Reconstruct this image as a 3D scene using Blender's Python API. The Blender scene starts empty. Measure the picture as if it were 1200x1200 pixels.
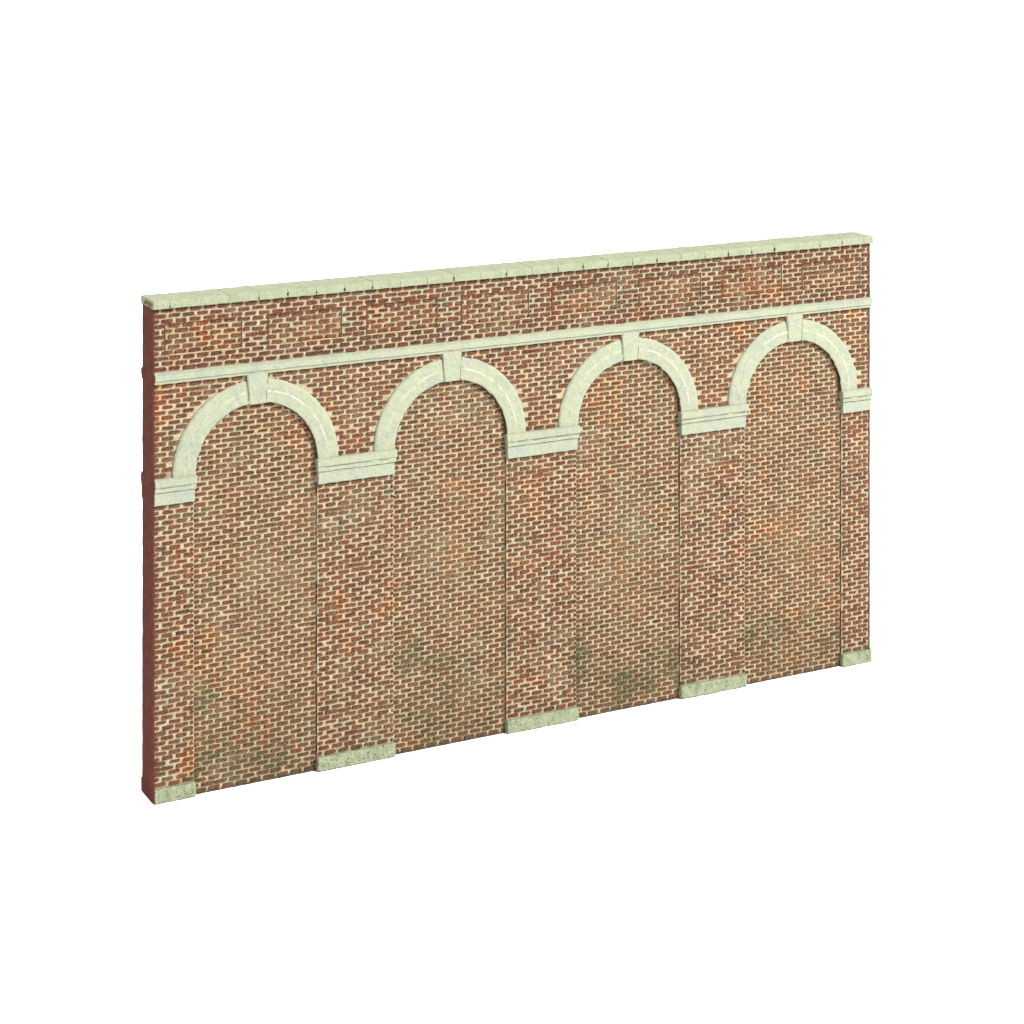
import bpy, math, random
from mathutils import Vector, noise

random.seed(7)
MM = 0.001
scene = bpy.context.scene
COL = scene.collection

# ------------------------------------------------------------------ dimensions (mm)
L = 209.1                       # length of the wall
T = 8.2                         # pier face to pier face, front to back
CENTRES = [26.05 + 52.37 * i for i in range(4)]
HALF = 15.95                    # half width of an opening
Z_PLINTH, Z_IMP0, Z_SPRING = 3.45, 70.6, 76.9
RI, RO = 15.65, 21.45
Z_STR0, Z_STR1 = 99.4, 102.15
Z_COP0, Z_COP1 = 117.35, 119.3
COURSE, PITCH = 1.222, 3.52
MORTAR_Y = 0.33                  # mortar lies this far behind the brick faces
INFILL_Y = 0.55
PIERS = [(0.0, CENTRES[0] - HALF)]
for i in range(3):
    PIERS.append((CENTRES[i] + HALF, CENTRES[i + 1] - HALF))
PIERS.append((CENTRES[3] + HALF + 0.35, L))

K = 2.75                        # light falling on the wall: display colour / base colour


def lin(c):
    c = c / 255.0
    return c / 12.92 if c <= 0.04045 else ((c + 0.055) / 1.055) ** 2.4


def A(r, g, b, k=None):
    k = k or K
    return (lin(r) / k, lin(g) / k, lin(b) / k, 1.0)


# ------------------------------------------------------------------ node helpers
class NT:
    def __init__(self, tree):
        self.t = tree
        self.n = tree.nodes
        self.l = tree.links

    def set(self, sock, v):
        if hasattr(v, 'is_output'):
            self.l.new(v, sock)
        else:
            sock.default_value = v

    def noise(self, vec, scale, detail=3.0, rough=0.55, dist=0.0, off=None):
        if off is not None:
            m = self.n.new('ShaderNodeVectorMath')
            m.operation = 'ADD'
            self.l.new(vec, m.inputs[0])
            m.inputs[1].default_value = off
            vec = m.outputs[0]
        x = self.n.new('ShaderNodeTexNoise')
        self.l.new(vec, x.inputs['Vector'])
        x.inputs['Scale'].default_value = scale
        x.inputs['Detail'].default_value = detail
        x.inputs['Roughness'].default_value = rough
        x.inputs['Distortion'].default_value = dist
        return x.outputs['Fac']

    def math(self, op, a, b=0.0, clamp=False):
        x = self.n.new('ShaderNodeMath')
        x.operation = op
        x.use_clamp = clamp
        self.set(x.inputs[0], a)
        self.set(x.inputs[1], b)
        return x.outputs[0]

    def rng(self, v, a, b, c=0.0, d=1.0):
        x = self.n.new('ShaderNodeMapRange')
        x.interpolation_type = 'SMOOTHSTEP'
        self.set(x.inputs['Value'], v)
        for k_, q in (('From Min', a), ('From Max', b), ('To Min', c), ('To Max', d)):
            x.inputs[k_].default_value = q
        return x.outputs[0]

    def mix(self, fac, a, b, mode='MIX'):
        x = self.n.new('ShaderNodeMix')
        x.data_type = 'RGBA'
        x.blend_type = mode
        self.set(x.inputs[0], fac)
        self.set(x.inputs[6], a)
        self.set(x.inputs[7], b)
        return x.outputs[2]

    def ramp(self, v, stops):
        x = self.n.new('ShaderNodeValToRGB')
        self.set(x.inputs[0], v)
        e = x.color_ramp.elements
        while len(e) < len(stops):
            e.new(0.5)
        for el, (p, c) in zip(e, stops):
            el.position = p
            el.color = c
        return x.outputs[0]

    def coords(self):
        tc = self.n.new('ShaderNodeTexCoord')
        m = self.n.new('ShaderNodeVectorMath')
        m.operation = 'SCALE'
        self.l.new(tc.outputs['Object'], m.inputs[0])
        m.inputs['Scale'].default_value = 1000.0
        return m.outputs[0]


def new_mat(name):
    m = bpy.data.materials.new(name)
    m.use_nodes = True
    t = NT(m.node_tree)
    bsdf = m.node_tree.nodes['Principled BSDF']
    return m, t, bsdf


def finish(t, bsdf, col, rough, height=None, dist=0.05, strength=0.6, spec=0.25):
    t.set(bsdf.inputs['Base Color'], col)
    t.set(bsdf.inputs['Roughness'], rough)
    bsdf.inputs['Specular IOR Level'].default_value = spec
    if height is not None:
        b = t.n.new('ShaderNodeBump')
        b.inputs['Strength'].default_value = strength
        b.inputs['Distance'].default_value = dist * MM
        t.l.new(height, b.inputs['Height'])
        t.l.new(b.outputs[0], bsdf.inputs['Normal'])


ORANGE, MOSS, RED, PALE, TAN, OLIVE = A(192, 100, 54), A(66, 92, 54), A(150, 66, 54), A(190, 196, 160), A(192, 148, 98), A(92, 84, 58)
STAINS = [
    (170, 108, 6.5, 0.6, ORANGE, 0.6), (40.5, 63, 4, 2.2, ORANGE, 0.6), (52, 80, 4, 0.8, ORANGE, 0.6), (104.6, 80, 4, 0.8, ORANGE, 0.55),
    (157, 80, 4.5, 0.9, ORANGE, 0.5), (44, 108, 6, 0.7, ORANGE, 0.4), (205, 68, 5, 3.0, ORANGE, 0.35), (117, 108, 8, 0.5, ORANGE, 0.35),
    (196, 30, 4, 2.0, ORANGE, 0.4), (104, 66, 6, 0.7, ORANGE, 0.45),
    (116.2, 15, 4.2, 2.6, MOSS, 0.85), (128, 9, 6, 0.6, MOSS, 0.55), (67, 24, 4.5, 1.6, MOSS, 0.5), (169, 13, 3.6, 1.5, MOSS, 0.65),
    (75, 21, 9, 0.5, MOSS, 0.45), (12.5, 22, 3, 3.0, MOSS, 0.4), (144, 10, 3, 1.6, MOSS, 0.5), (180, 15, 6, 0.7, MOSS, 0.4), (30, 5, 10, 0.4, MOSS, 0.45),
    (101, 24, 4, 1.0, RED, 0.6), (46, 9, 3.4, 1.4, RED, 0.6), (7, 28, 4, 3.0, RED, 0.35), (200, 12, 4, 1.4, RED, 0.5), (144, 30, 3, 4.0, RED, 0.4),
    (132, 46, 12, 1.2, PALE, 0.4), (52, 64, 8, 0.8, PALE, 0.45), (27, 52, 9, 1.2, PALE, 0.35), (157, 65, 8, 0.8, PALE, 0.5), (78, 47, 10, 0.9, PALE, 0.35),
    (184, 36, 14, 1.1, TAN, 0.5), (130, 30, 10, 1.0, TAN, 0.4), (26, 34, 11, 1.2, TAN, 0.3), (80, 62, 9, 1.0, TAN, 0.3),
    (26, 8, 17, 0.8, OLIVE, 0.5), (79, 8, 17, 0.9, OLIVE, 0.5), (131, 6, 16, 0.8, OLIVE, 0.45), (184, 7, 15, 0.8, OLIVE, 0.5),
]

# weathering shared by bricks and mortar: ochre, lime bloom, soot and moss patches
def make_weathering():
    g = bpy.data.node_groups.new('weathering', 'ShaderNodeTree')
    g.interface.new_socket('Color', in_out='INPUT', socket_type='NodeSocketColor')
    g.interface.new_socket('Moss', in_out='INPUT', socket_type='NodeSocketFloat')
    g.interface.new_socket('Color', in_out='OUTPUT', socket_type='NodeSocketColor')
    t = NT(g)
    gi = g.nodes.new('NodeGroupInput')
    go = g.nodes.new('NodeGroupOutput')
    p = t.coords()
    col = gi.outputs['Color']
    # rusty orange patches
    och = t.noise(p, 0.085, 3, 0.6, 0.4, (31, 7, 3))
    col = t.mix(t.rng(och, 0.54, 0.72, 0, 0.55), col, t.mix(1.0, col, (1.35, 0.92, 0.62, 1), 'MULTIPLY'))
    och2 = t.noise(p, 0.3, 2, 0.6, 0.3, (3, 9, 13))
    col = t.mix(t.rng(och2, 0.62, 0.76, 0, 0.28), col, A(196, 96, 52))
    # red smears
    rd = t.noise(p, 0.42, 2, 0.6, 0.5, (77, 1, 19))
    col = t.mix(t.rng(rd, 0.62, 0.78, 0, 0.4), col, A(158, 62, 52))
    # pale bloom
    bl = t.noise(p, 0.11, 4, 0.62, 0.6, (5, 77, 41))
    col = t.mix(t.rng(bl, 0.53, 0.72, 0, 0.16), col, A(196, 196, 160))
    # green-grey blotches
    gr = t.noise(p, 0.2, 4, 0.65, 0.5, (55, 2, 90))
    col = t.mix(t.rng(gr, 0.58, 0.75, 0, 0.2), col, A(122, 128, 92))
    # moss: a few ragged patches near the foot of the wall
    sep = t.n.new('ShaderNodeSeparateXYZ')
    t.l.new(p, sep.inputs[0])
    low = t.rng(sep.outputs['Z'], 2.0, 26.0, 1.0, 0.0)
    mo = t.noise(p, 0.16, 4, 0.65, 0.5, (9, 40, 12))
    f = t.math('MULTIPLY', t.rng(mo, 0.46, 0.64), low)
    f = t.math('MULTIPLY', f, gi.outputs['Moss'], True)
    col = t.mix(t.math('MULTIPLY', f, 0.42), col, A(72, 88, 48))
    # stains that sit at particular places on the wall: x, z, radius, vertical stretch, colour, strength
    warp = t.noise(p, 0.35, 4, 0.7, 0.4, (13, 21, 8))
    grain = t.rng(t.noise(p, 0.8, 4, 0.75, 0.3, (7, 7, 70)), 0.3, 0.62, 0.25, 1.0)
    flat = t.n.new('ShaderNodeVectorMath')
    flat.operation = 'MULTIPLY'
    t.l.new(p, flat.inputs[0])
    flat.inputs[1].default_value = (1, 0, 1)
    for (x, z, rad, stretch, c, amt) in STAINS:
        dv = t.n.new('ShaderNodeVectorMath')
        dv.operation = 'SUBTRACT'
        t.l.new(flat.outputs[0], dv.inputs[0])
        dv.inputs[1].default_value = (x, 0, z)
        sc = t.n.new('ShaderNodeVectorMath')
        sc.operation = 'MULTIPLY'
        t.l.new(dv.outputs[0], sc.inputs[0])
        sc.inputs[1].default_value = (1 / rad, 0, 1 / (rad * stretch))
        ln = t.n.new('ShaderNodeVectorMath')
        ln.operation = 'LENGTH'
        t.l.new(sc.outputs[0], ln.inputs[0])
        dist = t.math('ADD', ln.outputs['Value'], t.math('MULTIPLY', t.math('SUBTRACT', warp, 0.5), 1.6))
        f = t.math('MULTIPLY', t.rng(dist, 0.1, 1.05, amt * (0.8 if c is MOSS else 0.42 if c is PALE else 0.45), 0.0), grain)
        col = t.mix(f, col, c)
    t.l.new(col, go.inputs['Color'])
    return g


WEATHER = make_weathering()


def weather(t, col, moss):
    x = t.n.new('ShaderNodeGroup')
    x.node_tree = WEATHER
    t.set(x.inputs['Color'], col)
    x.inputs['Moss'].default_value = moss
    return x.outputs[0]


def mortar_colour(t, p, stops):
    n = t.noise(p, 0.16, 4, 0.6, 0.3, (12, 3, 8))
    c = t.ramp(t.rng(n, 0.3, 0.7), stops)
    mint = t.noise(p, 0.26, 4, 0.65, 0.5, (90, 14, 33))
    c = t.mix(t.rng(mint, 0.52, 0.66, 0, 0.6), c, A(190, 204, 168))
    peach = t.noise(p, 0.3, 4, 0.65, 0.5, (19, 64, 3))
    c = t.mix(t.rng(peach, 0.52, 0.66, 0, 0.6), c, A(224, 182, 150))
    fine = t.noise(p, 1.3, 4, 0.75, 0.0)
    c = t.mix(t.rng(fine, 0.46, 0.6, 0.0, 0.42), c, t.mix(1.0, c, (0.6, 0.54, 0.44, 1), 'MULTIPLY'))
    speck = t.noise(p, 1.7, 3, 0.75, 0.0, (4, 4, 4))
    c = t.mix(t.rng(speck, 0.51, 0.62, 0, 0.75), c, A(246, 232, 204))
    return c


def make_mortar(name, stops, moss):
    m, t, b = new_mat(name)
    p = t.coords()
    c = weather(t, mortar_colour(t, p, stops), moss)
    h = t.noise(p, 2.4, 4, 0.65)
    finish(t, b, c, 0.95, h, 0.3, 1.0, 0.08)
    return m


def make_brick(name, stops, mortar_stops, moss):
    m, t, b = new_mat(name)
    p = t.coords()
    at = t.n.new('ShaderNodeAttribute')
    at.attribute_name = 'brick_tone'
    sep = t.n.new('ShaderNodeSeparateColor')
    t.l.new(at.outputs['Color'], sep.inputs[0])
    mid = t.noise(p, 0.22, 3, 0.6, 0.3, (21, 5, 17))
    v = t.math('ADD', t.math('MULTIPLY', sep.outputs[0], 0.5), t.rng(mid, 0.3, 0.7, 0.0, 0.5))
    c = t.ramp(v, stops)
    fine = t.noise(p, 1.5, 4, 0.8)
    c = t.mix(t.rng(fine, 0.45, 0.57, 0.0, 0.8), c, t.mix(1.0, c, (0.42, 0.46, 0.44, 1), 'MULTIPLY'))
    br = t.noise(p, 1.9, 3, 0.8, 0.0, (8, 2, 6))
    c = t.mix(t.rng(br, 0.52, 0.62, 0, 0.36), c, A(206, 150, 112))
    # thin mortar film over the rounded arrises
    film = t.math('ADD', sep.outputs[2], t.rng(fine, 0.3, 0.7, -0.22, 0.22))
    c = t.mix(t.rng(film, 0.0, 0.5, 0.8, 0.0), c, mortar_colour(t, p, mortar_stops))
    c = weather(t, c, moss)
    h = t.noise(p, 2.6, 4, 0.7)
    finish(t, b, c, 0.9, h, 0.3, 1.0, 0.12)
    return m


M_RED = [(0.0, A(216, 208, 170)), (0.45, A(230, 204, 164)), (0.75, A(210, 214, 178)), (1.0, A(226, 190, 148))]
M_TAN = [(0.0, A(219, 200, 158)), (0.5, A(230, 206, 166)), (0.8, A(211, 213, 172)), (1.0, A(224, 192, 150))]
M_TOP = [(0.0, A(200, 198, 160)), (0.4, A(216, 196, 160)), (0.7, A(194, 204, 168)), (1.0, A(212, 190, 150))]
M_PAN = [(0.0, A(204, 196, 156)), (0.4, A(220, 194, 154)), (0.7, A(198, 202, 164)), (1.0, A(218, 182, 140))]
B_RED = [(0.0, A(98, 66, 49)), (0.35, A(134, 80, 60)), (0.65, A(142, 92, 66)), (1.0, A(160, 86, 64))]
B_TAN = [(0.0, A(94, 70, 50)), (0.35, A(130, 87, 62)), (0.7, A(140, 98, 70)), (1.0, A(156, 84, 64))]
B_TOP = [(0.0, A(92, 60, 48)), (0.35, A(124, 70, 56)), (0.7, A(134, 80, 60)), (1.0, A(148, 76, 60))]

MAT_MORTAR_RED = make_mortar('pier_mortar', M_RED, 0.5)
MAT_MORTAR_TAN = make_mortar('infill_mortar', M_TAN, 1.0)
MAT_MORTAR_TOP = make_mortar('parapet_mortar', M_TOP, 0.0)
MAT_MORTAR_PAN = make_mortar('panel_mortar', M_PAN, 0.0)
MAT_BRICK_RED = make_brick('pier_brick', B_RED, M_RED, 0.5)
MAT_BRICK_TAN = make_brick('infill_brick', B_TAN, M_TAN, 1.0)
MAT_BRICK_TOP = make_brick('parapet_brick', B_TOP, M_TOP, 0.0)


def make_stone(name, base, tint1, tint2, speckle, speck_amt, moss=0.0):
    m, t, b = new_mat(name)
    p = t.coords()
    n1 = t.noise(p, 0.22, 3, 0.6, 0.4)
    n2 = t.noise(p, 0.3, 3, 0.6, 0.4, (40, 20, 9))
    n3 = t.noise(p, 0.35, 3, 0.6, 0.4, (4, 60, 33))
    c = t.mix(t.rng(n1, 0.45, 0.62, 0, 0.85), base, tint1)
    c = t.mix(t.rng(n2, 0.5, 0.66, 0, 0.8), c, tint2)
    c = t.mix(t.rng(n3, 0.56, 0.7, 0, 0.45), c, A(198, 200, 190))
    f = t.noise(p, 1.2, 4, 0.8)
    c = t.mix(t.rng(f, 0.47, 0.6, 0, 0.18), c, t.mix(1.0, c, (0.7, 0.7, 0.64, 1), 'MULTIPLY'))
    hl = t.noise(p, 1.5, 3, 0.8, 0.0, (61, 5, 9))
    c = t.mix(t.rng(hl, 0.51, 0.64, 0, 0.24), c, A(234, 236, 206))
    s = t.noise(p, 1.7, 3, 0.8, 0.0, (1, 5, 9))
    c = t.mix(t.rng(s, 0.56, 0.63, 0, speck_amt), c, speckle)
    w = t.noise(p, 0.55, 4, 0.7, 0.8, (2, 50, 9))
    c = t.mix(t.rng(w, 0.6, 0.72, 0, 0.25), c, A(150, 150, 118))
    if moss:
        g = t.noise(p, 0.5, 4, 0.7, 0.4, (30, 11, 2))
        c = t.mix(t.rng(g, 0.48, 0.68, 0, moss), c, A(108, 132, 78))
    finish(t, b, c, 0.85, t.noise(p, 1.5, 4, 0.75), 0.3, 1.0, 0.1)
    return m


MAT_STONE = make_stone('painted_stone', A(203, 211, 179), A(192, 201, 183), A(211, 208, 186), A(140, 140, 112), 0.24)
MAT_FRIEZE = make_stone('pale_frieze', A(201, 209, 184), A(193, 202, 188), A(204, 208, 178), A(150, 154, 132), 0.2)
MAT_COPING = make_stone('coping_stone', A(190, 199, 164), A(178, 189, 154), A(196, 200, 174), A(124, 130, 98), 0.28)
MAT_PLINTH = make_stone('mossy_stone', A(188, 196, 162), A(172, 185, 150), A(200, 201, 168), A(98, 116, 82), 0.9, 0.5)


def make_plain(name, c0, c1, rough=0.7):
    m, t, b = new_mat(name)
    p = t.coords()
    n = t.noise(p, 0.35, 4, 0.65, 0.4)
    f = t.noise(p, 2.2, 3, 0.7)
    c = t.mix(t.rng(n, 0.35, 0.7), c0, c1)
    c = t.mix(t.rng(f, 0.5, 0.75, 0, 0.3), c, t.mix(1.0, c, (0.6, 0.6, 0.6, 1), 'MULTIPLY'))
    finish(t, b, c, 0.9, f, 0.1, 0.6, 0.05)
    return m


MAT_BROWN = make_plain('brown_paint', A(124, 70, 56), A(108, 58, 48))
MAT_GRIME = make_plain('joint_grime', A(96, 92, 70), A(40, 40, 30))
MAT_OCHRE = make_plain('chipped_ochre', A(190, 140, 84), A(132, 104, 58))
MAT_REVEAL = make_plain('reveal_brown', A(124, 90, 58), A(78, 60, 40))
MAT_DRYBRUSH = make_plain('drybrushed_edge', A(218, 225, 196), A(206, 213, 180))
MAT_EDGE = make_plain('red_brown_edge', A(150, 88, 64), A(118, 72, 54))
MAT_LEDGE = make_plain('pale_ledge', A(226, 200, 156), A(206, 168, 124))
MAT_FOOT_SHADE = make_plain('foot_shade', A(128, 112, 98), A(92, 80, 74))
MAT_SEAM = make_plain('grey_seam', A(160, 161, 136), A(122, 122, 104))


# ------------------------------------------------------------------ mesh helpers
class MB:
    def __init__(self):
        self.v, self.f, self.m, self.tone = [], [], [], []

    def vert(self, x, y, z, tone=(0.5, 0.5, 1.0)):
        self.v.append((x * MM, y * MM, z * MM))
        self.tone.append(tone)
        return len(self.v) - 1

    def face(self, idx, mat=0):
        self.f.append(tuple(idx))
        self.m.append(mat)

    def box(self, x0, x1, y0, y1, z0, z1, mat=0):
        i = [self.vert(x, y, z) for z in (z0, z1) for y in (y0, y1) for x in (x0, x1)]
        for q in ((0, 2, 3, 1), (4, 5, 7, 6), (0, 1, 5, 4), (2, 6, 7, 3), (0, 4, 6, 2), (1, 3, 7, 5)):
            self.face([i[k] for k in q], mat)

    def loft(self, rings, mat=0, caps=True, closed=False):
        """rings: lists of points of equal length, each ring a closed outline"""
        ids = [[self.vert(*p) for p in r] for r in rings]
        n = len(ids[0])
        pairs = list(zip(ids, ids[1:]))
        if closed:
            pairs.append((ids[-1], ids[0]))
        for a, b in pairs:
            for k in range(n):
                self.face((a[k], a[(k + 1) % n], b[(k + 1) % n], b[k]), mat)
        if caps and not closed:
            self.face(ids[0][::-1], mat)
            self.face(ids[-1], mat)

    def build(self, name, mats, parent, smooth=False, fix=True):
        me = bpy.data.meshes.new(name)
        me.from_pydata(self.v, [], self.f)
        for mt in mats:
            me.materials.append(mt)
        me.polygons.foreach_set('material_index', self.m)
        if smooth:
            me.polygons.foreach_set('use_smooth', [True] * len(self.f))
        at = me.attributes.new('brick_tone', 'FLOAT_COLOR', 'POINT')
        buf = []
        for t_ in self.tone:
            buf.extend((t_[0], t_[1], t_[2], 1.0))
        at.data.foreach_set('color', buf)
        if fix:
            import bmesh
            bm = bmesh.new()
            bm.from_mesh(me)
            bmesh.ops.recalc_face_normals(bm, faces=bm.faces)
            bm.to_mesh(me)
            bm.free()
        me.update()
        o = bpy.data.objects.new(name, me)
        COL.objects.link(o)
        o.parent = parent
        return o


def wob(x, y, z, amp, freq=0.5):
    n = noise.noise_vector(Vector((x * freq, y * freq + 17.0, z * freq)))
    m = noise.noise_vector(Vector((x * freq * 3.1, y * freq * 3.1 + 5.0, z * freq * 3.1)))
    return (x + (n.x + 0.5 * m.x) * amp, y + (n.y + 0.5 * m.y) * amp, z + (n.z + 0.5 * m.z) * amp)


def subdiv(pts, step):
    out = []
    n = len(pts)
    for i in range(n):
        a, b = pts[i], pts[(i + 1) % n]
        d = math.dist(a, b)
        k = max(1, int(d / step))
        for j in range(k):
            out.append((a[0] + (b[0] - a[0]) * j / k, a[1] + (b[1] - a[1]) * j / k))
    return out


def extrude_x(mb, prof, x0, x1, step=0.9, amp=0.07, end=0.12, mat=0, freq=0.5):
    """closed (y, z) profile swept along x with chamfered ends and an uneven cast surface"""
    prof = subdiv(prof, 1.2)
    cy = sum(p[0] for p in prof) / len(prof)
    cz = sum(p[1] for p in prof) / len(prof)
    n = max(2, int((x1 - x0) / step))
    xs = [x0 + (x1 - x0) * i / n for i in range(n + 1)]
    xs = [x0] + [x0 + end] + xs[1:-1] + [x1 - end] + [x1]
    rings = []
    for i, x in enumerate(xs):
        r = []
        for (y, z) in prof:
            yy, zz = y, z
            if i in (0, len(xs) - 1):
                d = math.hypot(y - cy, z - cz) + 1e-6
                yy -= (y - cy) / d * end
                zz -= (z - cz) / d * end
            r.append(wob(x, yy, zz, amp, freq))
        rings.append(r)
    mb.loft(rings, mat)


def rounded_rect(y0, y1, z0, z1, r):
    pts = []
    for (cy, cz, a0) in ((y1 - r, z1 - r, 0), (y0 + r, z1 - r, 90), (y0 + r, z0 + r, 180), (y1 - r, z0 + r, 270)):
        for k in range(4):
            a = math.radians(a0 + 30 * k)
            pts.append((cy + r * math.cos(a), cz + r * math.sin(a)))
    return pts


NP = 12


def add_brick(mb, x0, x1, z0, z1, y, depth=None, mat=1, rough=1.0, flip=None):
    """one cast brick: rounded outline standing proud of the mortar"""
    if x1 - x0 < 0.35 or z1 - z0 < 0.25:
        return
    depth = MORTAR_Y if depth is None else depth
    cx, cz = (x0 + x1) / 2, (z0 + z1) / 2
    hx, hz = (x1 - x0) / 2, (z1 - z0) / 2
    r1, r2 = random.random(), random.random()
    tilt = random.uniform(-0.05, 0.05) * rough
    base, top = [], []
    cr = min(hx, hz)
    for k in range(NP):
        a = 2 * math.pi * (k + 0.5) / NP
        ca, sa = math.cos(a), math.sin(a)
        # stadium-like outline: rounded ends of radius cr
        ux = math.copysign(abs(ca) ** 0.8, ca)
        uz = math.copysign(abs(sa) ** 0.8, sa)
        px = cx + math.copysign(hx - cr, ca) + ux * cr if hx > cr else cx + ux * hx
        pz = cz + uz * hz
        j = 0.055 * rough
        px += random.uniform(-j, j)
        pz += random.uniform(-j, j)
        yb = y + depth + 0.03
        yt = y + random.uniform(-0.02, 0.03) * rough + tilt * (px - cx) / max(hx, 0.1)
        ix, iz = px - math.copysign(min(0.11, hx * 0.4), ca), cz + (pz - cz) * 0.8
        if flip is not None:
            yb, yt = flip - yb, flip - yt
        base.append(mb.vert(px, yb, pz, (r1, r2, 0.0)))
        top.append(mb.vert(ix, yt, iz, (r1, r2, 1.0)))
    for k in range(NP):
        q = (k + 1) % NP
        f = (base[k], base[q], top[q], top[k])
        mb.face(f if flip is None else f[::-1], mat)
    mb.face(top if flip is None else top[::-1], mat)


def brick_rows(mb, x0, x1, z0, z1, y, keep=None, rough=1.0, gap=0.62, joint=0.36, phase=0.0,
               flip=None, course=COURSE, first=0, mat=1, clip=None):
    """running bond over a rectangle; keep(x0,x1,z0,z1) drops bricks, edges clip them"""
    rows = int(round((z1 - z0) / course))
    ch = (z1 - z0) / rows
    for k in range(rows):
        zb = z0 + k * ch
        off = (phase + (0.5 if (k + first) % 2 else 0.0)) * PITCH
        x = x0 - PITCH + (off % PITCH)
        drift = random.uniform(-0.05, 0.05) * rough
        while x < x1:
            g = gap + random.uniform(-0.12, 0.14) * rough
            a = x + g / 2 + drift
            b = x + PITCH - g / 2 + drift
            if random.random() < 0.035 * rough:
                b += gap * 0.8
            el = random.uniform(0.04, 0.3) if x0 == 0 else 0.06      # corner arrises worn to mortar
            er = random.uniform(0.04, 0.3) if x1 == L else 0.06
            a, b = max(a, x0 + el), min(b, x1 - er)
            jz = joint + random.uniform(-0.06, 0.08) * rough
            sh = random.uniform(-0.05, 0.05) * rough
            c, d = zb + jz / 2 + sh, zb + ch - jz / 2 + sh
            dep = MORTAR_Y
            yy = y + random.uniform(-0.025, 0.035) * rough
            if random.random() < 0.04 * rough:      # half drowned in mortar
                yy += 0.1
                a += 0.2
                c += 0.06
            if b > a and (keep is None or keep(a, b, c, d)):
                add_brick(mb, a, b, c, d, yy, dep, mat, rough, flip)
            x += PITCH


def plate(mb, x0, x1, z0, z1, y0, y1, step=1.0, amp=0.05, mat=0):
    """mortar slab: an uneven front sheet with sides running back to y1"""
    nx, nz = max(1, int((x1 - x0) / step)), max(1, int((z1 - z0) / step))
    g = []
    for i in range(nx + 1):
        col = []
        for k in range(nz + 1):
            x, z = x0 + (x1 - x0) * i / nx, z0 + (z1 - z0) * k / nz
            dy = noise.noise(Vector((x * 0.7, 3.0, z * 0.7))) * amp
            edge = 0.06 * noise.noise(Vector((x * 1.3, 9.0, z * 1.3)))
            xx = x + (edge if i in (0, nx) and 0 < x < L else 0)
            col.append(mb.vert(xx, y0 + dy, z))
        g.append(col)
    for i in range(nx):
        for k in range(nz):
            mb.face((g[i][k], g[i + 1][k], g[i + 1][k + 1], g[i][k + 1]), mat)
    rim = [g[i][0] for i in range(nx + 1)] + [g[nx][k] for k in range(1, nz + 1)] + \
          [g[i][nz] for i in range(nx - 1, -1, -1)] + [g[0][k] for k in range(nz - 1, 0, -1)]
    back = [mb.vert(mb.v[i][0] / MM, y1, mb.v[i][2] / MM) for i in rim]
    n = len(rim)
    for k in range(n):
        mb.face((rim[k], back[k], back[(k + 1) % n], rim[(k + 1) % n]), mat)
    mb.face(back[::-1], mat)


# ------------------------------------------------------------------ the setting
g = MB()
R_ = 30000.0
g.face([g.vert(-R_, -R_, 0), g.vert(R_, -R_, 0), g.vert(R_, R_, 0), g.vert(-R_, R_, 0)])
m_ground, tg, bg = new_mat('white_paper')
bg.inputs['Base Color'].default_value = (0.95, 0.95, 0.95, 1)
bg.inputs['Roughness'].default_value = 0.95
bg.inputs['Specular IOR Level'].default_value = 0.1
ground = g.build('ground', [m_ground], None, fix=False)
ground['kind'] = 'structure'
ground['label'] = 'plain white seamless sheet under and behind the wall'

# ------------------------------------------------------------------ the wall
wall = bpy.data.objects.new('arched_wall', None)
wall.empty_display_size = 0.02
COL.objects.link(wall)
wall['label'] = 'weathered miniature red brick wall with four blind arches, pale stone dressings and coping'
wall['category'] = 'model wall'
wall['kind'] = 'thing'

# body behind the brick skins
b = MB()
b.box(0.12, L - 0.12, 1.35, T - 1.35, 0.02, Z_COP0 + 0.4)
b.build('wall_body', [MAT_BROWN], wall)


def zone_keep_infill(c):
    def keep(a, b_, z0, z1):
        zm = (z0 + z1) / 2
        if zm < Z_SPRING - 0.5:
            return True
        xm = min(max(c, a), b_)
        return math.hypot(xm - c, max(0, z0 - Z_SPRING)) < RI + 1.0
    return keep


# brick panels filling the arches
for i, c in enumerate(CENTRES):
    mb = MB()
    x0, x1 = c - HALF - (0 if i else 0), c + HALF + (0.35 if i == 3 else 0)
    plate(mb, x0 - 0.25, x1 + 0.25, 0.22, Z_SPRING + RI + 1.2, INFILL_Y + MORTAR_Y, 1.6, 1.0, 0.05)
    rows = 77
    brick_rows(mb, x0, x1, 0.3, 0.3 + rows * COURSE, INFILL_Y, zone_keep_infill(c), 1.0, 0.55, 0.36,
               [0.02, 0.1, 0.0, 0.06][i], first=i)
    # broken dark brown strips in the corners against the piers
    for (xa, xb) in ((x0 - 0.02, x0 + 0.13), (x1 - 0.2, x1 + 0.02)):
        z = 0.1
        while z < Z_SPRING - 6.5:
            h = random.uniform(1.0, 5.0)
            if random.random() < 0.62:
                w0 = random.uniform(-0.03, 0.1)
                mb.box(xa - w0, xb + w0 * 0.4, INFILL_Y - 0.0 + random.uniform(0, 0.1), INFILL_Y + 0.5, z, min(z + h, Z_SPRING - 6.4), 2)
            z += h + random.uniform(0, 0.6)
    x = x0
    while x < x1:               # contact shade along the foot, painted as dark strips
        w_ = random.uniform(0.8, 2.5)
        mb.box(x, min(x + w_, x1), INFILL_Y + random.uniform(-0.05, 0.1), INFILL_Y + 0.6, 0.02, random.uniform(0.25, 0.5), 3)
        x += w_
    mb.build('arch_infill', [MAT_MORTAR_TAN, MAT_BRICK_TAN, MAT_REVEAL, MAT_FOOT_SHADE], wall, fix=False)

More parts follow.
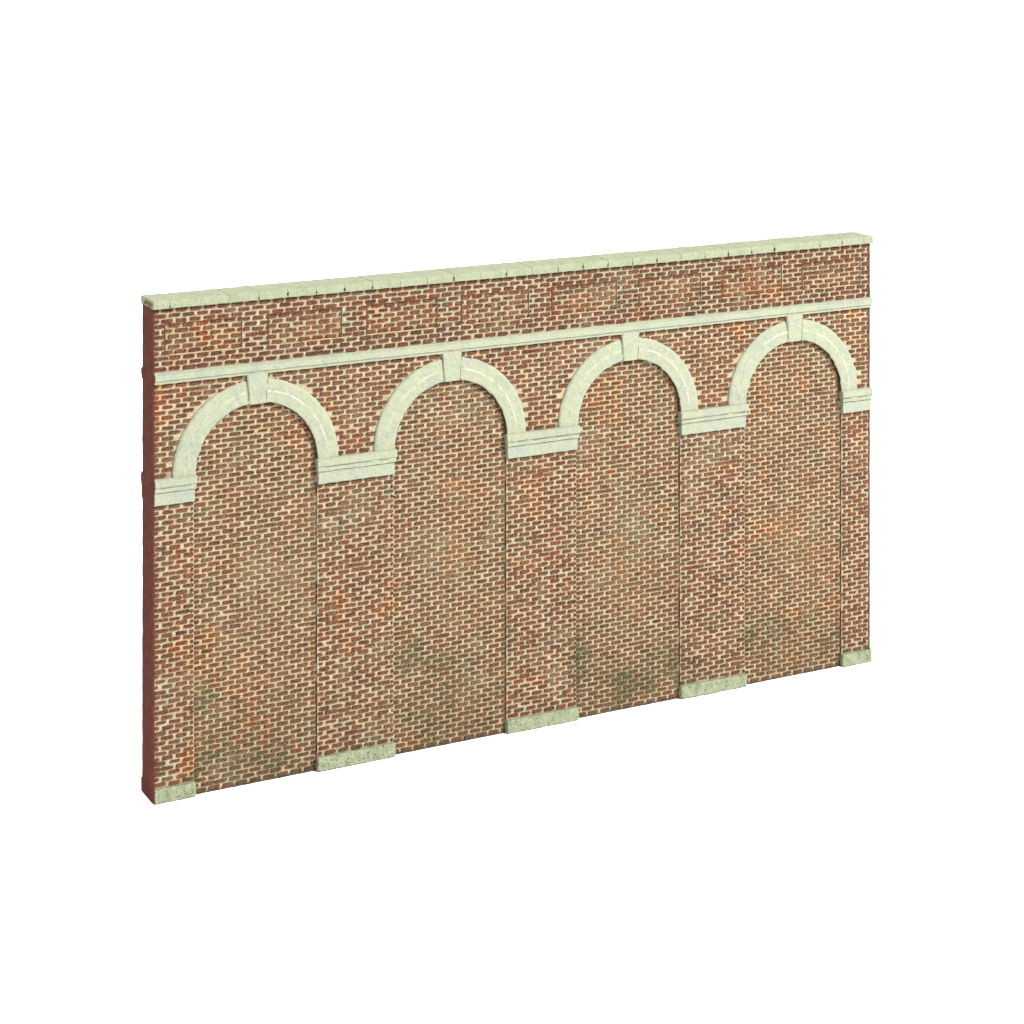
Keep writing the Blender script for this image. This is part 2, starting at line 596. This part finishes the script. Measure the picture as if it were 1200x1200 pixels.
# piers with impost and plinth block
IMPOST = [(76.9, 74.95, -1.2), (74.85, 73.75, -0.9), (73.75, Z_IMP0, -0.5)]
for i, (x0, x1) in enumerate(PIERS):
    mb = MB()
    plate(mb, x0, x1, Z_PLINTH - 0.3, Z_IMP0 + 0.3, MORTAR_Y, 1.5, 1.0, 0.06)
    brick_rows(mb, x0, x1, Z_PLINTH + 0.15, Z_IMP0 - 0.05, 0.0, None, 1.6, 0.6, 0.31, 0.0, first=i)
    pier = mb.build('brick_pier', [MAT_MORTAR_RED, MAT_BRICK_RED], wall, fix=False)
    lo = 0.0 if i == 0 else 1.0
    hi = 0.0 if i == 4 else 1.0
    mb = MB()
    for k, (zt, zb, y) in enumerate(IMPOST):
        ov = (0.5, 0.32, 0.04)[k]
        if k == 0:      # ovolo topped slab
            prof = [(y + 0.5, zt), (T - y - 0.5, zt), (T - y, zt - 0.35), (T - y, zb + 0.25), (T - y - 0.2, zb),
                    (y + 0.2, zb), (y, zb + 0.25), (y, zt - 0.35)]
        else:
            prof = rounded_rect(y, T - y, zb, zt + 0.2, 0.16)
        extrude_x(mb, prof, x0 - ov * lo, x1 + ov * hi, 0.8, 0.09, 0.14, 2 if k == 2 else 0)
    for zg, yg in ((74.88, -0.98), (73.72, -0.6)):      # dirt in the quirks of the moulding
        x = x0 - 0.2 * lo
        while x < x1 + 0.1 * hi:
            w_ = random.uniform(0.6, 2.6)
            if random.random() < 0.75:
                h = random.uniform(0.08, 0.2)
                mb.box(x, min(x + w_, x1 + 0.2 * hi), yg, 0.0, zg - h, zg + h, 1)
            x += w_
    mb.build('impost', [MAT_STONE, MAT_SEAM, MAT_FRIEZE], pier, smooth=False)
    mb = MB()
    extrude_x(mb, rounded_rect(-0.75, T + 0.75, 0.02, Z_PLINTH, 0.28), x0 - 0.25 * lo, x1 + 0.25 * hi, 0.7, 0.14, 0.2, freq=0.8)
    for fi, f in enumerate(mb.f):  # shade of the underside, painted on the lowest plinth faces
        if sum(mb.v[q][2] for q in f) / len(f) < 0.22 * MM:
            mb.m[fi] = 1
    mb.build('plinth_block', [MAT_PLINTH, MAT_FOOT_SHADE], pier)

# spandrels between the arches, up to the string course
SPY = 0.0
cuts = [0.0] + CENTRES + [L]
for i in range(5):
    x0, x1 = cuts[i], cuts[i + 1]
    mb = MB()

    def floor_z(x):
        z = Z_SPRING - 0.3
        for c in CENTRES:
            d = abs(x - c)
            if d < RO - 1.2:
                z = max(z, Z_SPRING + math.sqrt((RO - 1.2) ** 2 - d * d))
        return z
    n = int((x1 - x0) / 0.5)
    fr, bk = [], []
    zt = Z_STR0 + 0.4
    for k in range(n + 1):
        x = x0 + (x1 - x0) * k / n
        zb = floor_z(x)
        m_ = max(1, 6)
        fr.append([mb.vert(x, SPY + MORTAR_Y + 0.05 * noise.noise(Vector((x, 1.0, zb + (zt - zb) * q / m_))), zb + (zt - zb) * q / m_) for q in range(m_ + 1)])
        bk.append([mb.vert(x, 1.45, zb), mb.vert(x, 1.45, zt)])
    for k in range(n):
        for q in range(6):
            mb.face((fr[k][q], fr[k + 1][q], fr[k + 1][q + 1], fr[k][q + 1]))
        mb.face((fr[k][0], bk[k][0], bk[k + 1][0], fr[k + 1][0]))
        mb.face((fr[k][6], fr[k + 1][6], bk[k + 1][1], bk[k][1]))
    for k, s in ((0, 1), (n, -1)):
        f = fr[k][::s] + (bk[k][::-1] if s == 1 else bk[k])
        mb.face(f[::-1])

    def keep(a, b_, z0, z1):
        for c in CENTRES:
            xm = min(max(c, a), b_)
            if math.hypot(xm - c, max(0.0, z0 - Z_SPRING)) < RO - 1.5:
                return False
        return True
    brick_rows(mb, x0, x1, Z_SPRING + 0.05, Z_STR0 - 0.1, SPY, keep, 1.3, 0.58, 0.32, -x0 / PITCH, first=0)
    mb.build('brick_spandrel', [MAT_MORTAR_RED, MAT_BRICK_RED], wall, fix=False)

# arch rings with keystones
for c in CENTRES:
    mb = MB()
    sec = [(RI, 1.9), (RI, -0.2), (RI + 0.15, -0.36), (RI + 0.45, -0.47), (18.3, -0.5), (18.75, -0.36), (RO - 0.75, -0.33), (RO - 0.3, -0.22), (RO, 0.05), (RO + 0.03, 1.9)]
    sec = subdiv(sec, 0.9)
    rings = []
    for k in range(97):
        a = math.pi * k / 96
        rings.append([wob(c + r * math.cos(a), y, Z_SPRING - 0.15 + r * math.sin(a), 0.13, 0.6) for r, y in sec])
    mb.loft(rings)
    # shade under the arch, painted on the soffit in dark brown
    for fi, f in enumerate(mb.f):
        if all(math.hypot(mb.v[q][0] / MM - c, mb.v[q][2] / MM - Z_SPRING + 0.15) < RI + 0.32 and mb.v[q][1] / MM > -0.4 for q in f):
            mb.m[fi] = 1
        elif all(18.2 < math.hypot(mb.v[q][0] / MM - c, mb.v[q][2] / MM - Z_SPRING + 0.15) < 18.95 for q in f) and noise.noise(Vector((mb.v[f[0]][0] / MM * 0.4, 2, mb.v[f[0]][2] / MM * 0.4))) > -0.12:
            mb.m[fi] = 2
    ring = mb.build('arch_ring', [MAT_STONE, MAT_REVEAL, MAT_DRYBRUSH], wall)
    mb = MB()
    z0, z1 = Z_SPRING + RI - 0.35, Z_STR0 + 0.3
    rings = []
    for k in range(11):
        t_ = k / 10
        z = z0 + (z1 - z0) * t_
        w = 2.15 + 0.6 * t_
        yf = -0.66 - 0.06 * t_
        pr = subdiv([(c - w, 1.8), (c - w, yf + 0.25), (c - w + 0.25, yf), (c + w - 0.25, yf), (c + w, yf + 0.25), (c + w, 1.8)], 0.8)
        rings.append([wob(px, py, z + (0.12 if k == 0 and py < yf + 0.1 else 0), 0.09, 0.7) for px, py in pr])
    mb.loft(rings)
    for sgn in (-1, 1):         # grime caught along both sides
        for k in range(9):
            if random.random() < 0.15:
                continue
            za, zb = z0 + 0.3 + (z1 - z0 - 1.2) * k / 9, z0 + 0.3 + (z1 - z0 - 1.2) * (k + 1) / 9
            xm = c + sgn * (2.15 + 0.6 * (k + 0.5) / 9 + 0.05)
            yf = -0.55 if (za + zb) / 2 - Z_SPRING < 18.3 else -0.4
            if (za + zb) / 2 - Z_SPRING > RO - 0.6:
                continue
            wd = random.uniform(0.06, 0.12)
            mb.box(xm - wd, xm + wd, yf, 0.4, za, zb, 1)
    mb.build('keystone', [MAT_STONE, MAT_SEAM], ring)

# string course: sloped upper band over a thin fillet
mb = MB()
extrude_x(mb, [(-0.1, Z_STR1), (T + 0.1, Z_STR1), (T + 1.0, Z_STR1 - 0.55), (T + 1.0, Z_STR0 + 0.9), (T + 0.85, Z_STR0 + 0.75),
               (-0.85, Z_STR0 + 0.75), (-1.0, Z_STR0 + 0.9), (-1.0, Z_STR1 - 0.55)], 0.05, L + 0.1, 0.9, 0.09, 0.15)
extrude_x(mb, rounded_rect(-0.62, T + 0.62, Z_STR0, Z_STR0 + 0.9, 0.15), 0.05, L, 0.9, 0.09, 0.1)
mb.build('string_course', [MAT_STONE], wall)

# parapet with eight recessed panels
PZ0 = Z_STR1 + 0.05
RN = 12
PC = (Z_COP0 - 0.05 - PZ0) / RN
PA, PB = PZ0 + 3 * PC, PZ0 + 9 * PC
REC = 0.44
edges = []
for k in range(8):
    lo = 2.9 if k == 0 else (25.75 + 26.185 * (k - 1)) + 3.3
    hi = 206.0 if k == 7 else (25.75 + 26.185 * k) - 3.3
    edges.append((lo, hi))
mb = MB()
plate(mb, 0.0, L, PZ0 - 0.3, PA, MORTAR_Y, 1.5, 1.0, 0.05)
plate(mb, 0.0, L, PB, Z_COP0 + 0.3, MORTAR_Y, 1.5, 1.0, 0.05)
stiles = [0.0] + [e for p in edges for e in p] + [L]
for k in range(0, len(stiles), 2):
    plate(mb, stiles[k], stiles[k + 1], PA, PB, MORTAR_Y, 1.5, 0.9, 0.05)
    brick_rows(mb, stiles[k], stiles[k + 1], PA, PB, 0.0, None, 1.4, 0.58, 0.32, -stiles[k] / PITCH, course=PC, first=3)
brick_rows(mb, 0.0, L, PZ0, PA, 0.0, None, 1.4, 0.58, 0.32, 0.0, course=PC)
brick_rows(mb, 0.0, L, PB, PZ0 + RN * PC, 0.0, None, 1.4, 0.58, 0.32, 0.0, course=PC, first=9)
parapet = mb.build('parapet', [MAT_MORTAR_TOP, MAT_BRICK_TOP], wall, fix=False)
for (a, c) in edges:
    mb = MB()
    plate(mb, a - 0.2, c + 0.2, PA - 0.2, PB + 0.2, MORTAR_Y + REC, 1.45, 1.0, 0.05)
    brick_rows(mb, a, c, PA, PB, REC, None, 1.4, 0.58, 0.32, -a / PITCH, course=PC, first=3)
    for xe in (a, c):           # red-brown slivers along the left edge of the recess
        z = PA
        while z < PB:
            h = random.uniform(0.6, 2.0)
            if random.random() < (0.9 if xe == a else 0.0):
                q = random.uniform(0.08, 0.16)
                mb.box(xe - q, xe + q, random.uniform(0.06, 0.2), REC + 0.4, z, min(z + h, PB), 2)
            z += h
    x = a
    while x < c:
        h = random.uniform(1.0, 3.0)
        if random.random() < 0.6:  # shadow under the top rail, painted as dark strips
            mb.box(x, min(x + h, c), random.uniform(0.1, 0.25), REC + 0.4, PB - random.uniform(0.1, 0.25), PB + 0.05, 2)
        if random.random() < 0.7:
            mb.box(x, min(x + h, c), random.uniform(0.06, 0.15), REC + 0.4, PA - 0.05, PA + random.uniform(0.12, 0.24), 3)
        x += h
    mb.build('recessed_panel', [MAT_MORTAR_PAN, MAT_BRICK_RED, MAT_EDGE, MAT_LEDGE], parapet, fix=False)

# coping: stones butted along the top, a grimy bed showing in the joints
mb = MB()
mb.box(0.1, L - 0.1, -0.42, T + 0.42, Z_COP0 + 0.22, Z_COP1 - 0.28, 1)
joints = [-0.25] + [3.85 + 7.5 * k for k in range(28)] + [L + 0.45]
for a, c in zip(joints, joints[1:]):
    ga, gc = random.choice((0.02, 0.04, 0.05)), random.choice((0.03, 0.05, 0.06))
    dz, dy = random.uniform(-0.03, 0.03), random.uniform(-0.05, 0.05)
    yf, yb = -0.75 + dy, T + 0.75 + dy
    prof = [(yf + 0.05, Z_COP0), (yf, Z_COP0 + 0.2), (yf, Z_COP1 - 0.45 + dz), (yf + 0.12, Z_COP1 - 0.18 + dz), (yf + 0.45, Z_COP1 + dz),
            (yb - 0.45, Z_COP1 + dz), (yb - 0.12, Z_COP1 - 0.18 + dz), (yb, Z_COP1 - 0.45 + dz), (yb, Z_COP0 + 0.2), (yb - 0.05, Z_COP0)]
    extrude_x(mb, prof, a + ga, c - gc, 0.6, 0.09, 0.04, 0, 0.7)
# nicks knocked out of the front arris at some joints
for x in joints[1:-1]:
    if random.random() < 0.6:
        w = random.uniform(0.08, 0.22)
        z0 = Z_COP0 + random.uniform(0.05, 0.5)
        mb.box(x - w, x + w * random.uniform(0.3, 1), -0.9, -0.5, z0, z0 + random.uniform(0.3, 0.9), 1)
# paint rubbed off the end of the first stone
for k in range(14):
    y = random.uniform(0.4, 6.4)
    z = Z_COP0 + 0.25 + random.uniform(0, 0.9)
    s = random.uniform(0.15, 0.4)
    q = [wob(-0.30 + random.uniform(-0.1, 0.05), y + s * 1.6 * math.cos(a), z + s * math.sin(a), 0.1, 2.0) for a in (0.2, 1.3, 2.4, 3.6, 4.7, 5.6)]
    q2 = [(p[0] + 0.35, p[1], p[2]) for p in q]
    mb.loft([q, q2], 2)
mb.build('coping', [MAT_COPING, MAT_GRIME, MAT_OCHRE], wall)

# painted ends showing the section of the mouldings
def end_profile():
    f = [(-0.55, 0.12), (-0.68, 0.4), (-0.68, 3.1), (-0.4, 3.4), (0.1, 3.6), (0.1, 70.6), (-0.45, 70.8), (-0.45, 73.6), (-0.78, 73.9),
         (-0.78, 74.6), (-1.0, 74.95), (-1.0, 76.4), (-0.55, 76.8), (0.1, 77.0), (0.1, 99.3), (-0.55, 99.6), (-0.55, 100.1), (-0.92, 100.35),
         (-0.92, 101.5), (-0.05, 102.05), (0.1, 102.2), (0.1, 117.1), (-0.3, 117.3), (-0.62, 117.6), (-0.55, 118.1)]
    return f + [(T - y, z) for (y, z) in f[::-1]]


for (xa, xb) in ((-0.16, 0.3), (L - 0.4, L - 0.05)):
    mb = MB()
    pr = subdiv(end_profile(), 1.5)
    mb.loft([[wob(x, y, z, 0.07, 0.5) for y, z in pr] for x in (xa, xb)])
    mb.build('end_face', [MAT_BROWN], wall)

# brickwork of the rear face, one skin
mb = MB()
mb.box(0.1, L - 0.1, T - 1.36, T - MORTAR_Y, 0.3, Z_COP0 + 0.2, 0)
NP = 8
brick_rows(mb, 0.0, L, 3.5, Z_STR0, 0.0, None, 1.0, flip=T)
brick_rows(mb, 0.0, L, Z_STR1, Z_COP0, 0.0, None, 1.0, flip=T)
mb.build('rear_brickwork', [MAT_MORTAR_RED, MAT_BRICK_RED], wall, fix=False)

# ------------------------------------------------------------------ camera
F, CXP, YH, XW, Z0 = 2600.0, 600.0, -140.0, 5600.0, 526.0
th = math.atan((XW - CXP) / F)
s_, c_ = math.sin(th), math.cos(th)
X0 = (180 - CXP) / F * Z0
hc = 1080 * Z0 / F + 0.5
r = (s_, -c_)
d = (c_, s_)
cam = bpy.data.cameras.new('camera')
cam.sensor_width = 36
cam.lens = F / 1200 * 36
cam.shift_y = (YH - 600) / 1200
cam.clip_start = 0.01
cam.clip_end = 200
co = bpy.data.objects.new('camera', cam)
co.location = (-(X0 * r[0] + Z0 * d[0]) * MM, -(X0 * r[1] + Z0 * d[1]) * MM, hc * MM)
co.rotation_euler = (math.radians(90), 0, th - math.pi / 2)
COL.objects.link(co)
scene.camera = co

# ------------------------------------------------------------------ light: key softbox and an added floor fill in a white room
w = bpy.data.worlds.new('World')
scene.world = w
w.use_nodes = True
w.node_tree.nodes['Background'].inputs[0].default_value = (1, 1, 1, 1)
w.node_tree.nodes['Background'].inputs[1].default_value = 1.1


def softbox(name, loc, target, size, power, col=(1, 1, 1)):
    l = bpy.data.lights.new(name, 'AREA')
    l.shape = 'RECTANGLE'
    l.size, l.size_y = size
    l.energy = power
    l.color = col
    o = bpy.data.objects.new(name, l)
    o.location = loc
    dv = Vector(target) - Vector(loc)
    o.rotation_euler = dv.to_track_quat('-Z', 'Y').to_euler()
    COL.objects.link(o)


softbox('key_softbox', (0.72, -0.95, 1.0), (0.105, 0, 0.06), (0.16, 0.16), 58.0, (1, 0.98, 0.95))
softbox('added_floor_fill', (-0.1, 0.75, 0.7), (0.0, 0.12, 0.0), (0.4, 0.4), 10.0)  # added lamp out of view, whitens the shadowed floor behind the wall

vs = scene.view_settings
vs.view_transform = 'Standard'
vs.look = 'None'
vs.exposure = 0
vs.gamma = 1
vs.use_curve_mapping = False
scene.render.engine = 'CYCLES'
scene.cycles.max_bounces = 6
scene.cycles.diffuse_bounces = 4
